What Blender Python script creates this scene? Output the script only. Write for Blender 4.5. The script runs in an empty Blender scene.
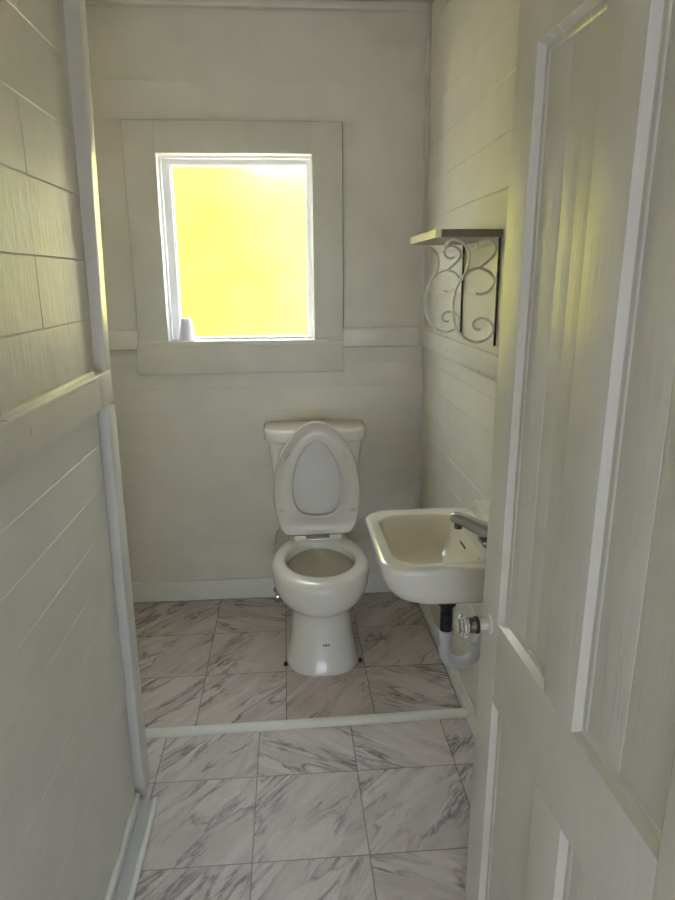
import bpy, bmesh, math, random
from mathutils import Vector, Matrix
random.seed(7)
SC = bpy.context.scene
COL = SC.collection
# ------------------------------------------------------------------ camera
F, PITCH, YAW, ROLL, H = 658.252, 0.254, 0.0751, 0.0073, 1.456
fwd = Vector((math.sin(YAW) * math.cos(PITCH), math.cos(YAW) * math.cos(PITCH), -math.sin(PITCH)))
rt0 = Vector((math.cos(YAW), -math.sin(YAW), 0))
up0 = rt0.cross(fwd)
rt = rt0 * math.cos(ROLL) - up0 * math.sin(ROLL)
up = rt0 * math.sin(ROLL) + up0 * math.cos(ROLL)
cd = bpy.data.cameras.new('camera')
cam = bpy.data.objects.new('camera', cd)
COL.objects.link(cam)
cam.matrix_world = Matrix(((rt.x, up.x, -fwd.x, 0), (rt.y, up.y, -fwd.y, 0), (rt.z, up.z, -fwd.z, H), (0, 0, 0, 1)))
cd.sensor_fit = 'VERTICAL'
cd.sensor_height = 36
cd.lens = F / 900 * 36
cd.clip_start = 0.02
SC.camera = cam
# ------------------------------------------------------------------ world, lights, exposure
W = bpy.data.worlds.new('sky')
SC.world = W
W.use_nodes = True
bg = W.node_tree.nodes['Background']
bg.inputs[0].default_value = (0.72, 0.84, 1.0, 1)
bg.inputs[1].default_value = 42.0
sd = bpy.data.lights.new('sun', 'SUN')
sd.energy = 40
sd.color = (1.0, 0.93, 0.78)
sd.angle = 0.01
sun = bpy.data.objects.new('sun', sd)
COL.objects.link(sun)
sun.rotation_euler = Vector((0.15, 0.72, -0.70)).to_track_quat('-Z', 'Y').to_euler()
ad = bpy.data.lights.new('hall_fill', 'AREA')  # added fill lamp, stands in for cool light from behind the camera
ad.shape = 'RECTANGLE'
ad.size = 1.3
ad.size_y = 1.1
ad.energy = 23
ad.color = (0.76, 0.85, 1.0)
al = bpy.data.objects.new('hall_fill', ad)
COL.objects.link(al)
al.location = (0.0, -1.7, 0.80)
al.rotation_euler = (math.radians(90), 0, 0)
al.rotation_euler = Vector((0, 1, 0)).to_track_quat('-Z', 'Y').to_euler()
SC.view_settings.view_transform = 'Standard'
SC.view_settings.look = 'None'
SC.view_settings.exposure = 0.22
SC.view_settings.gamma = 1.0
SC.view_settings.use_curve_mapping = False
SC.cycles.max_bounces = 14
SC.cycles.diffuse_bounces = 8
SC.cycles.glossy_bounces = 5
SC.cycles.transmission_bounces = 10
SC.cycles.sample_clamp_indirect = 12
SC.cycles.use_denoising = True


# ------------------------------------------------------------------ node helpers
class NT:
    def __init__(s, name):
        s.m = bpy.data.materials.new(name)
        s.m.use_nodes = True
        s.t = s.m.node_tree
        s.b = s.t.nodes['Principled BSDF']
        s.out = s.t.nodes['Material Output']

    def n(s, typ, ins=None, **kw):
        nd = s.t.nodes.new(typ)
        for k, v in kw.items():
            setattr(nd, k, v)
        for k, v in (ins or {}).items():
            if isinstance(v, bpy.types.NodeSocket):
                s.t.links.new(v, nd.inputs[k])
            else:
                nd.inputs[k].default_value = v
        return nd

    def math(s, op, a, b=0.0, c=None):
        d = {0: a, 1: b}
        if c is not None:
            d[2] = c
        return s.n('ShaderNodeMath', d, operation=op).outputs[0]

    def pos(s):
        return s.n('ShaderNodeNewGeometry').outputs['Position']

    def mix(s, f, a, b):
        nd = s.t.nodes.new('ShaderNodeMix')
        nd.data_type = 'RGBA'
        for i, v in ((0, f), (6, a), (7, b)):
            if isinstance(v, bpy.types.NodeSocket):
                s.t.links.new(v, nd.inputs[i])
            else:
                nd.inputs[i].default_value = v
        return nd.outputs[2]

    def ramp(s, f, stops):
        r = s.n('ShaderNodeValToRGB', {0: f})
        e = r.color_ramp.elements
        while len(e) > 1:
            e.remove(e[-1])
        e[0].position, e[0].color = stops[0][0], (*[stops[0][1]] * 3, 1) if not isinstance(stops[0][1], tuple) else (*stops[0][1], 1)
        for p, c in stops[1:]:
            x = e.new(p)
            x.color = (c, c, c, 1) if not isinstance(c, tuple) else (*c, 1)
        return r.outputs[0]

    def bump(s, h, strength, dist, prev=None):
        d = {'Height': h, 'Strength': strength, 'Distance': dist}
        if prev is not None:
            d['Normal'] = prev
        return s.n('ShaderNodeBump', d).outputs[0]

    def set(s, **kw):
        for k, v in kw.items():
            k = {'Base': 'Base Color', 'Rough': 'Roughness', 'Metal': 'Metallic', 'Spec': 'Specular IOR Level', 'Coat': 'Coat Weight', 'CoatR': 'Coat Roughness'}.get(k, k)
            if isinstance(v, bpy.types.NodeSocket):
                s.t.links.new(v, s.b.inputs[k])
            else:
                s.b.inputs[k].default_value = v
        return s


def paint(name, col, rough=0.32, scale=(14, 14, 60), strength=0.35, dist=0.0012, speck=0.0, spec=0.5, streak=None):
    """brushed gloss paint; scale = noise frequency along x, y, z"""
    t = NT(name)
    p = t.pos()
    v = t.n('ShaderNodeVectorMath', {0: p, 1: scale}, operation='MULTIPLY').outputs[0]
    n1 = t.n('ShaderNodeTexNoise', {'Vector': v, 'Scale': 1.0, 'Detail': 5.0, 'Roughness': 0.6}).outputs[0]
    n2 = t.n('ShaderNodeTexNoise', {'Vector': p, 'Scale': 7.0, 'Detail': 3.0}).outputs[0]
    b = t.bump(n1, strength, dist)
    b = t.bump(n2, strength * 0.8, dist * 4, b)
    c = (*col, 1)
    d = (*[k * 0.93 for k in col], 1)
    base = t.mix(t.ramp(n2, [(0.35, 0.0), (0.7, 1.0)]), c, d)
    if streak:
        vs = t.n('ShaderNodeVectorMath', {0: p, 1: streak}, operation='MULTIPLY').outputs[0]
        n3 = t.n('ShaderNodeTexNoise', {'Vector': vs, 'Scale': 1.0, 'Detail': 6.0, 'Roughness': 0.65}).outputs[0]
        rid = t.math('ABSOLUTE', t.math('SUBTRACT', n3, 0.5))
        rr = t.ramp(rid, [(0.0, 1.0), (0.012, 0.0)])
        msk = t.ramp(t.n('ShaderNodeTexNoise', {'Vector': p, 'Scale': 3.0, 'Detail': 1.0}).outputs[0], [(0.62, 0.0), (0.70, 0.6)])
        rr = t.math('MULTIPLY', rr, msk)
        b = t.bump(rr, 0.8, -0.0015, b)
    rg = t.math('ADD', t.math('MULTIPLY', n1, 0.14), rough - 0.07)
    t.set(Base=base, Rough=rg, Normal=b, Spec=spec)
    return t.m


def simple(name, col, rough=0.4, metal=0.0, coat=0.0, **kw):
    t = NT(name)
    t.set(Base=(*col, 1), Rough=rough, Metal=metal, Coat=coat, **kw)
    n = t.n('ShaderNodeTexNoise', {'Vector': t.pos(), 'Scale': 60.0, 'Detail': 3.0}).outputs[0]
    t.set(Rough=t.math('ADD', t.math('MULTIPLY', n, 0.08), rough - 0.04))
    return t.m


OFF = (0.70, 0.668, 0.598)
M = {}
M['wall'] = paint('wall_paint', OFF, 0.42, (10, 10, 40), 0.12, 0.0008)
M['wall_right'] = paint('right_wall_paint', OFF, 0.45, (40, 40, 20), 0.10, 0.0008)
M['wall_up'] = paint('upper_wall_paint', OFF, 0.47, (70, 70, 9), 1.0, 0.0020)
M['ceil'] = paint('ceiling_paint', OFF, 0.5, (20, 20, 20), 0.2)
M['casing'] = paint('casing_paint', (0.665, 0.64, 0.565), 0.36, (30, 30, 30), 0.12, 0.0006)
M['trim'] = paint('trim_paint', (0.71, 0.68, 0.62), 0.30, (30, 30, 30), 0.12, 0.0006)
M['low'] = paint('lower_wall_paint', (0.72, 0.715, 0.685), 0.45, (9, 9, 50), 0.10, 0.0008)
M['door'] = paint('door_paint', (0.73, 0.71, 0.645), 0.42, (75, 75, 6), 0.7, 0.0016, streak=(30, 30, 1.6))
M['base'] = paint('baseboard_paint', (0.77, 0.77, 0.74), 0.3, (30, 30, 30), 0.12, 0.0006)
M['sash'] = paint('sash_paint', (0.90, 0.90, 0.93), 0.3, (30, 30, 30), 0.1)
M['china'] = simple('white_china', (0.80, 0.785, 0.75), 0.16, coat=0.25)
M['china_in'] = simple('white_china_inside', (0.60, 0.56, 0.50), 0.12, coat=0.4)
M['sinkchina'] = simple('almond_china', (0.78, 0.75, 0.68), 0.12, coat=0.4)
M['sink_in'] = simple('stained_china', (0.76, 0.70, 0.585), 0.18, coat=0.3)
M['plastic'] = simple('seat_plastic', (0.70, 0.665, 0.62), 0.25)
M['chrome'] = simple('chrome', (0.62, 0.62, 0.62), 0.16, 1.0)
M['dullmetal'] = simple('worn_chrome', (0.40, 0.40, 0.40), 0.18, 1.0)
M['dark'] = simple('dark_metal', (0.045, 0.045, 0.05), 0.28, 0.6)
M['black'] = simple('black_rubber', (0.02, 0.018, 0.016), 0.5)
M['pvc'] = simple('white_pvc', (0.66, 0.67, 0.68), 0.3)
M['nickel'] = simple('satin_nickel', (0.70, 0.67, 0.61), 0.40, 0.35)
M['taupe'] = simple('taupe_metal', (0.30, 0.27, 0.21), 0.36, 0.55)
M['rust'] = simple('rusty_metal', (0.06, 0.04, 0.03), 0.6, 0.3)
M['grey_mark'] = simple('grey_blue_print', (0.16, 0.18, 0.24), 0.5)
M['brass'] = simple('brown_brass', (0.16, 0.12, 0.09), 0.4, 0.6)
M['cup'] = simple('white_cup', (0.72, 0.70, 0.80), 0.35)
M['leaf'] = simple('sunlit_leaves', (0.22, 0.193, 0.011), 0.8, Spec=0.0)
M['leaf_pale'] = simple('pale_leaves', (0.25, 0.23, 0.024), 0.8, Spec=0.0)
M['stucco'] = simple('pale_stucco', (0.85, 0.80, 0.66), 0.8)
M['seam'] = simple('gap_shade', (0.20, 0.17, 0.13), 0.8)  # dark tone for narrow gaps with their contact shade painted in
M['strip'] = simple('grey_strip', (0.46, 0.46, 0.47), 0.45)
M['ledge'] = paint('moulding_paint', (0.70, 0.675, 0.61), 0.26, (60, 60, 6), 0.25, 0.001)
M['lawn'] = simple('sunny_paving', (0.55, 0.46, 0.34), 0.9)
t = NT('clear_glass')
t.set(Base=(0.95, 0.97, 0.93, 1), Rough=0.03, Metal=0.0)
t.b.inputs['Transmission Weight'].default_value = 0.85
t.b.inputs['IOR'].default_value = 1.5
M['glass'] = t.m
# pebbled privacy glass
t = NT('frosted_glass')
nz = t.n('ShaderNodeTexVoronoi', {'Vector': t.pos(), 'Scale': 260.0}).outputs[0]
bp = t.bump(nz, 0.35, 0.0008)
nv = t.n('ShaderNodeTexNoise', {'Vector': t.pos(), 'Scale': 170.0, 'Detail': 2.0}).outputs[0]
t.set(Base=t.mix(t.ramp(nv, [(0.35, 0.0), (0.65, 1.0)]), (1.0, 1.0, 1.0, 1), (1.0, 1.0, 0.74, 1)), Rough=0.20, Normal=bp)
t.b.inputs['Transmission Weight'].default_value = 1.0
t.b.inputs['IOR'].default_value = 1.35
M['frost'] = t.m


# marble-look vinyl tiles, one layout behind the threshold strip and one in front
def floor_mat():
    t = NT('marble_tile')
    T = 0.305
    sp = t.n('ShaderNodeSeparateXYZ', {0: t.pos()})
    x, y = sp.outputs[0], sp.outputs[1]
    back = t.math('GREATER_THAN', t.math('SUBTRACT', y, t.math('MULTIPLY', x, 0.016)), 1.923)
    x0 = t.math('ADD', -0.1237, t.math('MULTIPLY', back, -0.3398 + 0.1237))
    y0 = t.math('ADD', 1.6939, t.math('MULTIPLY', back, 2.5467 - 1.6939))
    u = t.math('DIVIDE', t.math('SUBTRACT', x, x0), T)
    v = t.math('DIVIDE', t.math('SUBTRACT', y, y0), T)
    cu, cv = t.math('FLOOR', u), t.math('FLOOR', v)
    cu = t.math('MAXIMUM', cu, t.math('SUBTRACT', t.math('MULTIPLY', back, 49.0), 50.0))
    fu, fv = t.math('SUBTRACT', u, cu), t.math('SUBTRACT', v, cv)
    cell = t.n('ShaderNodeCombineXYZ', {0: cu, 1: cv, 2: t.math('MULTIPLY', back, 5.0)}).outputs[0]
    rnd = t.n('ShaderNodeTexWhiteNoise', {'Vector': cell}, noise_dimensions='3D')
    r1 = rnd.outputs['Value']
    rs = t.n('ShaderNodeSeparateColor', {0: rnd.outputs['Color']})
    # seam distance
    neg = t.math('LESS_THAN', fu, 0.0)
    du = t.math('MINIMUM', fu, t.math('SUBTRACT', 1.0, fu))
    dv = t.math('MINIMUM', fv, t.math('SUBTRACT', 1.0, fv))
    du = t.math('MAXIMUM', du, t.math('MULTIPLY', neg, 0.5))
    dd = t.math('MINIMUM', du, dv)
    seam = t.ramp(dd, [(0.0, 1.0), (0.003, 0.9), (0.0065, 0.0)])
    # per tile vein direction: 35..50 deg or its mirror
    flip = t.math('GREATER_THAN', r1, t.math('ADD', 0.42, t.math('MULTIPLY', back, 0.35)))
    ang = t.math('ADD', 0.80, t.math('MULTIPLY', flip, -1.5))
    ang = t.math('ADD', ang, t.math('MULTIPLY', rs.outputs[0], 0.25))
    ca, sa = t.math('COSINE', ang), t.math('SINE', ang)
    a = t.math('ADD', t.math('MULTIPLY', fu, ca), t.math('MULTIPLY', fv, sa))
    b = t.math('SUBTRACT', t.math('MULTIPLY', fv, ca), t.math('MULTIPLY', fu, sa))
    off = t.math('MULTIPLY', rs.outputs[1], 40.0)
    off2 = t.math('MULTIPLY', rs.outputs[2], 40.0)
    vec = t.n('ShaderNodeCombineXYZ', {0: t.math('ADD', t.math('MULTIPLY', a, 0.9), off), 1: t.math('ADD', t.math('MULTIPLY', b, 4.2), off2), 2: r1}).outputs[0]
    nA = t.n('ShaderNodeTexNoise', {'Vector': vec, 'Scale': 1.15, 'Detail': 5.0, 'Roughness': 0.58, 'Distortion': 0.7}).outputs[0]
    ridge = t.math('ABSOLUTE', t.math('SUBTRACT', nA, 0.5))
    thin = t.ramp(ridge, [(0.0, 1.0), (0.012, 0.6), (0.05, 0.0)])
    wide = t.ramp(nA, [(0.30, 1.0), (0.50, 0.25), (0.60, 0.0)])
    vec2 = t.n('ShaderNodeVectorMath', {0: vec, 1: (1.3, 0.8, 1.0)}, operation='MULTIPLY').outputs[0]
    nB = t.n('ShaderNodeTexNoise', {'Vector': vec2, 'Scale': 1.0, 'Detail': 2.0}).outputs[0]
    msk = t.ramp(nB, [(0.42, 0.0), (0.60, 1.0)])
    fine = t.n('ShaderNodeTexNoise', {'Vector': vec, 'Scale': 5.0, 'Detail': 6.0, 'Roughness': 0.7, 'Distortion': 1.0}).outputs[0]
    finer = t.ramp(t.math('ABSOLUTE', t.math('SUBTRACT', fine, 0.5)), [(0.0, 1.0), (0.03, 0.0)])
    c = t.mix(t.ramp(fine, [(0.3, 0.0), (0.7, 1.0)]), (0.56, 0.495, 0.492, 1), (0.67, 0.60, 0.60, 1))
    c = t.mix(t.math('MULTIPLY', wide, 0.50), c, (0.33, 0.27, 0.26, 1))
    c = t.mix(t.math('MULTIPLY', t.math('MULTIPLY', thin, msk), 0.88), c, (0.09, 0.065, 0.065, 1))
    c = t.mix(t.math('MULTIPLY', t.math('MULTIPLY', finer, msk), 0.32), c, (0.18, 0.14, 0.13, 1))
    c = t.mix(t.math('MULTIPLY', seam, 0.8), c, (0.07, 0.06, 0.055, 1))
    bmp = t.bump(seam, 0.5, -0.001)
    t.set(Base=c, Rough=0.45, Normal=bmp, Spec=0.4)
    return t.m


M['floor'] = floor_mat()


# ------------------------------------------------------------------ mesh builder (world coordinates)
class MB:
    def __init__(s):
        s.v = []
        s.f = []

    def add(s, vs, fs):
        o = len(s.v)
        s.v += [tuple(p) for p in vs]
        s.f += [tuple(i + o for i in f) for f in fs]
        return s

    def box(s, a, b, c=0.0):
        """axis box; c = chamfer on all edges"""
        x0, y0, z0 = [min(a[i], b[i]) for i in range(3)]
        x1, y1, z1 = [max(a[i], b[i]) for i in range(3)]
        if c <= 0:
            s.add([(x0, y0, z0), (x1, y0, z0), (x1, y1, z0), (x0, y1, z0), (x0, y0, z1), (x1, y0, z1), (x1, y1, z1), (x0, y1, z1)],
                  [(0, 3, 2, 1), (4, 5, 6, 7), (0, 1, 5, 4), (1, 2, 6, 5), (2, 3, 7, 6), (3, 0, 4, 7)])
            return s
        bm = bmesh.new()
        bmesh.ops.create_cube(bm, size=1)
        for v in bm.verts:
            v.co = Vector(((x0 + x1) / 2 + v.co.x * (x1 - x0), (y0 + y1) / 2 + v.co.y * (y1 - y0), (z0 + z1) / 2 + v.co.z * (z1 - z0)))
        c = min(c, 0.49 * min(x1 - x0, y1 - y0, z1 - z0))
        bmesh.ops.bevel(bm, geom=bm.edges[:], offset=c, segments=2, affect='EDGES', profile=0.6)
        s.bm(bm)
        return s

    def bm(s, bm):
        bm.verts.index_update()
        s.add([v.co[:] for v in bm.verts], [[v.index for v in f.verts] for f in bm.faces])
        bm.free()

    def loft(s, rings, cap0=True, cap1=True, closed=True):
        n = len(rings[0])
        vs = [p for r in rings for p in r]
        fs = []
        for k in range(len(rings) - 1):
            for i in range(n if closed else n - 1):
                j = (i + 1) % n
                fs.append((k * n + i, k * n + j, (k + 1) * n + j, (k + 1) * n + i))
        if cap0:
            fs.append(tuple(reversed(range(n))))
        if cap1:
            fs.append(tuple(range((len(rings) - 1) * n, len(rings) * n)))
        return s.add(vs, fs)

    def tube(s, pts, r, n=12, flat=None, cap=True):
        """pts path; r radius or list; flat=(vec, w, h) keeps a fixed side vector with a rectangular section"""
        pts = [Vector(p) for p in pts]
        rings = []
        ref = None
        for i, p in enumerate(pts):
            d = (pts[min(i + 1, len(pts) - 1)] - pts[max(i - 1, 0)]).normalized()
            if flat:
                sv = Vector(flat[0])
                o = d.cross(sv).normalized()
                w, h = flat[1] / 2, flat[2] / 2
                rings.append([p + sv * w + o * h, p - sv * w + o * h, p - sv * w - o * h, p + sv * w - o * h])
            else:
                if ref is None:
                    ref = Vector((0, 0, 1)) if abs(d.z) < 0.9 else Vector((1, 0, 0))
                a = d.cross(ref).normalized()
                b = a.cross(d).normalized()
                ref = b
                rr = r[i] if isinstance(r, (list, tuple)) else r
                rings.append([p + a * rr * math.cos(2 * math.pi * k / n) + b * rr * math.sin(2 * math.pi * k / n) for k in range(n)])
        return s.loft(rings, cap, cap)

    def lathe(s, c, prof, axis='Z', n=32, cap=True):
        """prof = list of (radius, height)"""
        rings = []
        for r, h in prof:
            ring = []
            for k in range(n):
                q = 2 * math.pi * k / n
                if axis == 'Z':
                    ring.append((c[0] + r * math.cos(q), c[1] + r * math.sin(q), c[2] + h))
                elif axis == 'X':
                    ring.append((c[0] + h, c[1] + r * math.cos(q), c[2] + r * math.sin(q)))
                else:
                    ring.append((c[0] + r * math.sin(q), c[1] + h, c[2] + r * math.cos(q)))
            rings.append(ring)
        return s.loft(rings, cap, cap)

    def map(s, fn):
        s.v = [tuple(fn(Vector(p))) for p in s.v]
        return s


def origin(o):
    v = Vector((0, 0, 0))
    while o is not None:
        v = v + o.location
        o = o.parent
    return v


def obj(name, mb, mat, parent=None, loc=None, smooth=40, sub=0, bev=0, label=None):
    if loc is None:
        if parent is None:
            n = len(mb.v)
            zs = min(p[2] for p in mb.v)
            loc = Vector((sum(p[0] for p in mb.v) / n, sum(p[1] for p in mb.v) / n, zs))
        else:
            loc = origin(parent)
    loc = Vector(loc)
    me = bpy.data.meshes.new(name)
    me.from_pydata([tuple(Vector(p) - loc) for p in mb.v], [], mb.f)
    bm = bmesh.new()
    bm.from_mesh(me)
    bmesh.ops.recalc_face_normals(bm, faces=bm.faces[:])
    bm.to_mesh(me)
    bm.free()
    me.materials.append(mat)
    o = bpy.data.objects.new(name, me)
    COL.objects.link(o)
    if parent is not None:
        o.parent = parent
        o.location = loc - origin(parent)
    else:
        o.location = loc
    if bev:
        m = o.modifiers.new('bevel', 'BEVEL')
        m.width = bev
        m.segments = 2
        m.limit_method = 'ANGLE'
    if sub:
        m = o.modifiers.new('sub', 'SUBSURF')
        m.levels = m.render_levels = sub
    if smooth:
        me.shade_smooth()
        if not sub:
            try:
                me.set_sharp_from_angle(angle=math.radians(smooth))
            except Exception:
                pass
    if label:
        o['label'] = label
    return o


def thing(name, label, cat, loc, group=None, kind=None):
    o = bpy.data.objects.new(name, None)
    o.empty_display_size = 0.05
    COL.objects.link(o)
    o.location = loc
    tag(o, label, cat, group, kind)
    return o


def tag(o, label=None, cat=None, group=None, kind=None):
    if label: o['label'] = label
    if cat: o['category'] = cat
    if group: o['group'] = group
    if kind: o['kind'] = kind
    return o


def struct(name, mb, mat, label, cat, **kw):
    return tag(obj(name, mb, mat, **kw), label, cat, None, 'structure')


# ------------------------------------------------------------------ room constants
YB, XR, XL, XF = 2.875, 0.596, -0.467, -0.445
CZ = 2.485
XFAR = -0.95
YN0, YN1 = 0.38, 0.50      # wall with the doorway
G = 0.0022                 # half width of grooves


def board_rows(edges):
    return list(zip(edges[:-1], edges[1:]))


def boards(mb, axis, face, out, span, zrows, holes=(), thick=0.016, joints=None, g=G):
    """horizontal boards with chamfered long edges. axis 'Y': plane y=face, spans x; axis 'X': plane x=face, spans y.
    out = +1/-1 direction the visible face looks along that axis"""
    for ri, (z0, z1) in enumerate(zrows):
        segs = [span]
        for (a, b, h0, h1) in holes:
            if z1 > h0 + 1e-4 and z0 < h1 - 1e-4:
                ns = []
                for (p, q) in segs:
                    if a > p: ns.append((p, min(a, q)))
                    if b < q: ns.append((max(b, p), q))
                segs = [s_ for s_ in ns if s_[1] - s_[0] > 1e-3]
        if joints:
            ns = []
            for (p, q) in segs:
                cuts = [p] + [j for j in joints(ri) if p + 0.02 < j < q - 0.02] + [q]
                ns += list(zip(cuts[:-1], cuts[1:]))
            segs = ns
        for (p, q) in segs:
            zz = [(z0, z1)]
            for (a0, a1) in zz:
                f0, f1 = face, face - out * thick
                ring = lambda s_, e: [(s_, f1, a0), (s_, f1, a1), (s_, f0 - out * g, a1), (s_, f0, a1 - g), (s_, f0, a0 + g), (s_, f0 - out * g, a0)]
                e = g if joints else 0
                r0 = [(s_ + (e if k in (3, 4) else 0), f, z) for k, (s_, f, z) in enumerate(ring(p, 0))]
                r1 = [(s_ - (e if k in (3, 4) else 0), f, z) for k, (s_, f, z) in enumerate(ring(q, 0))]
                if axis == 'X':
                    r0 = [(f, s_, z) for (s_, f, z) in r0]
                    r1 = [(f, s_, z) for (s_, f, z) in r1]
                mb.loft([r0, r1])


def rows(z0, z1, first, step):
    e = [z0]
    z = first
    while z < z1 - 0.02:
        if z > z0 + 0.02: e.append(z)
        z += step
    e.append(z1)
    return board_rows(e)


low_rows = rows(0.0, 1.20, 0.068, 0.1035)
up_rows = rows(1.20, CZ, 1.367, 0.1395)
WIN = (-0.508, 0.132, 1.196, 1.953)
rng = random.Random(3)
jt = [[rng.uniform(-1, 3) for _ in range(3)] for _ in range(20)]

# floor
fl = MB().box((-1.2, -1.9, -0.06), (0.9, 3.1, 0.0))
struct('floor', fl, M['floor'], 'grey-veined white marble tile floor of the small bathroom', 'floor')
# ceiling
struct('ceiling', MB().box((-1.2, -1.9, CZ), (0.9, 3.1, CZ + 0.08)), M['ceil'], 'off-white painted ceiling over the bathroom', 'ceiling')
# back wall
mb = MB()
boards(mb, 'Y', YB, -1, (XFAR, XR), low_rows, [(WIN[0], WIN[1], WIN[2], WIN[3])], g=0.0009)
boards(mb, 'Y', YB, -1, (XFAR, XR), up_rows, [(WIN[0], WIN[1], WIN[2], WIN[3])], g=0.0006)
a, b = YB + 0.014, YB + 0.13
mb.box((XFAR - 0.1, a, 0), (WIN[0], b, CZ)).box((WIN[1], a, 0), (XR + 0.1, b, CZ))
mb.box((WIN[0], a, 0), (WIN[1], b, WIN[2])).box((WIN[0], a, WIN[3]), (WIN[1], b, CZ))
struct('wall_back', mb, M['wall'], 'off-white horizontal board wall behind the toilet', 'wall', smooth=0)
# right wall
mb = MB()
boards(mb, 'X', XR, -1, (YN1, YB), rows(0.0, 1.20, 0.070, 0.1045), g=0.0012)
boards(mb, 'X', XR, -1, (YN1, YB), rows(1.20, CZ, 1.41, 0.1395), g=0.0016)
mb.box((XR + 0.014, YN1, 0), (XR + 0.12, YB + 0.13, CZ))
struct('wall_right', mb, M['wall_right'], 'off-white board wall on the right behind the sink', 'wall', smooth=0)
# left near partition (boards below, planks above) and its far return
mb = MB()
boards(mb, 'X', XL, 1, (YN1, 1.62), rows(0.0, 1.20, 0.015, 0.105), g=0.0011)
mb.box((XL - 0.022, YN1, 0), (-0.56, 1.70, CZ))
mb.box((-0.53, 1.655, 0), (-0.47, 1.698, CZ))
WL = struct('wall_left', mb, M['low'], 'pale grey-white board wall in the left foreground', 'wall', smooth=0)
jj = {0: [1.05], 1: [1.425], 2: [1.12], 3: [1.41], 4: [1.0, 1.5]}
mb = MB()
boards(mb, 'X', XL - 0.003, 1, (YN1, 1.66), board_rows([1.20, 1.366, 1.503, 1.647, 1.783, 1.93, 2.07, 2.21, 2.35, CZ]),
       joints=lambda i: {0: [0.8], 1: [1.335], 2: [0.75], 3: [1.345], 4: [0.9]}.get(i, [1.2 + 0.1 * (i % 3)]), g=0.0022)
obj('planking', mb, M['wall_up'], WL, smooth=0)
mb = MB().box((XFAR, 1.66, 0), (XFAR - 0.1, YB + 0.1, CZ)).box((XFAR, 1.66, 0), (-0.56, 1.70, CZ))
struct('wall_left_rear', mb, M['wall'], 'hidden side wall of the alcove left of the toilet', 'wall', smooth=0)
# near wall with the doorway + added hallway shell to cut sky light from behind
DX0, DX1, DZ = -0.40, 0.462, 2.0
mb = MB().box((-1.2, YN0, 0), (DX0, YN1, CZ)).box((DX1, YN0, 0), (0.9, YN1, CZ)).box((DX0, YN0, DZ), (DX1, YN1, CZ))
struct('wall_front', mb, M['wall'], 'wall around the bathroom doorway', 'wall', smooth=0)
mb = MB().box((-1.2, -1.9, 0), (-1.1, YN0, CZ)).box((0.8, -1.9, 0), (0.9, YN0, CZ)).box((-1.1, -1.9, 0), (0.8, -1.8, CZ))
struct('wall_added_hall', mb, M['wall'], 'added plain hall walls behind the camera, holding back the sky light', 'wall', smooth=0)

# ------------------------------------------------------------------ rails, baseboards, trim
mb = MB().box((XFAR, YB - 0.018, 1.172), (-0.618, YB, 1.252), 0.003).box((0.243, YB - 0.018, 1.172), (XR - 0.012, YB, 1.252), 0.003)
struct('trim_1', mb, M['trim'], 'painted chair rail running across the back wall beside the window', 'rail')
mb = MB().box((XR - 0.020, YN1, 1.176), (XR, YB, 1.246), 0.003)
struct('trim_2', mb, M['trim'], 'painted chair rail on the right wall below the shelf', 'rail')
mb = MB().box((XFAR, YB - 0.014, 0), (XR - 0.01, YB, 0.098), 0.004)
struct('baseboard_back', mb, M['base'], 'white baseboard behind the toilet', 'baseboard')
mb = MB().box((XR - 0.012, YN1, 0), (XR, YB - 0.014, 0.060), 0.003)
mb.box((XR - 0.018, YN1, 0), (XR - 0.011, YB - 0.02, 0.012), 0.003)
struct('baseboard_right', mb, M['base'], 'low white baseboard under the sink', 'baseboard')
mb = MB().box((XR - 0.018, YB - 0.018, 0.098), (XR, YB, CZ), 0.004)
struct('trim_3', mb, M['trim'], 'narrow vertical corner strip between back wall and right wall', 'trim')
mb = MB().box((XFAR, YB - 0.03, CZ - 0.03), (XR - 0.018, YB, CZ), 0.008)
struct('trim_4', mb, M['trim'], 'thin moulding where the back wall meets the ceiling', 'trim')
# left: rail with ledge
mb = MB().box((XL - 0.012, YN1, 1.158), (XF, 1.60, 1.232), 0.003)
mb.box((XL - 0.012, YN1, 1.230), (XF + 0.002, 1.685, 1.241), 0.003)
mb.box((XL - 0.006, YN1, 1.240), (XF - 0.012, 1.60, 1.250), 0.003)
mb.box((XL, 1.59, 1.158), (XF + 0.001, 1.698, 1.232), 0.003)
struct('trim_5', mb, M['trim'], 'painted rail with a shiny ledge on the left foreground wall', 'rail')
# upper post
mb = MB().box((-0.50, 1.648, 1.225), (XF, 1.700, CZ), 0.003)
mb.map(lambda p: Vector((p.x + 0.012 * max(0, p.z - 1.22), p.y + 0.045 * max(0, p.z - 1.22), p.z)))
struct('trim_6', mb, M['trim'], 'cream painted upright post above the rail at the end of the left wall', 'post')
mb = MB().box((-0.50, 1.640, 0.0), (XF - 0.001, 1.716, 1.150), 0.006)
struct('trim_7', mb, M['low'], 'pale upright post below the rail with a worn shiny top', 'post')
# left baseboard: quarter bead against wall, flat strip, outer bead
mb = MB().box((XL, YN1, 0), (XL + 0.014, 1.62, 0.036), 0.005)
mb.box((XL + 0.01, YN1, 0), (-0.412, 1.615, 0.004))
mb.tube([(-0.411, YN1, 0.009), (-0.411, 1.62, 0.009)], 0.0085, 10)
struct('baseboard_left', mb, M['base'], 'white base strip and bead at the foot of the left wall', 'baseboard')
obj('floor_strip', MB().box((XL + 0.014, YN1, 0.004), (-0.4185, 1.617, 0.010), 0.001), M['strip'], bpy.data.objects['baseboard_left'], label='flat grey strip')
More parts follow.
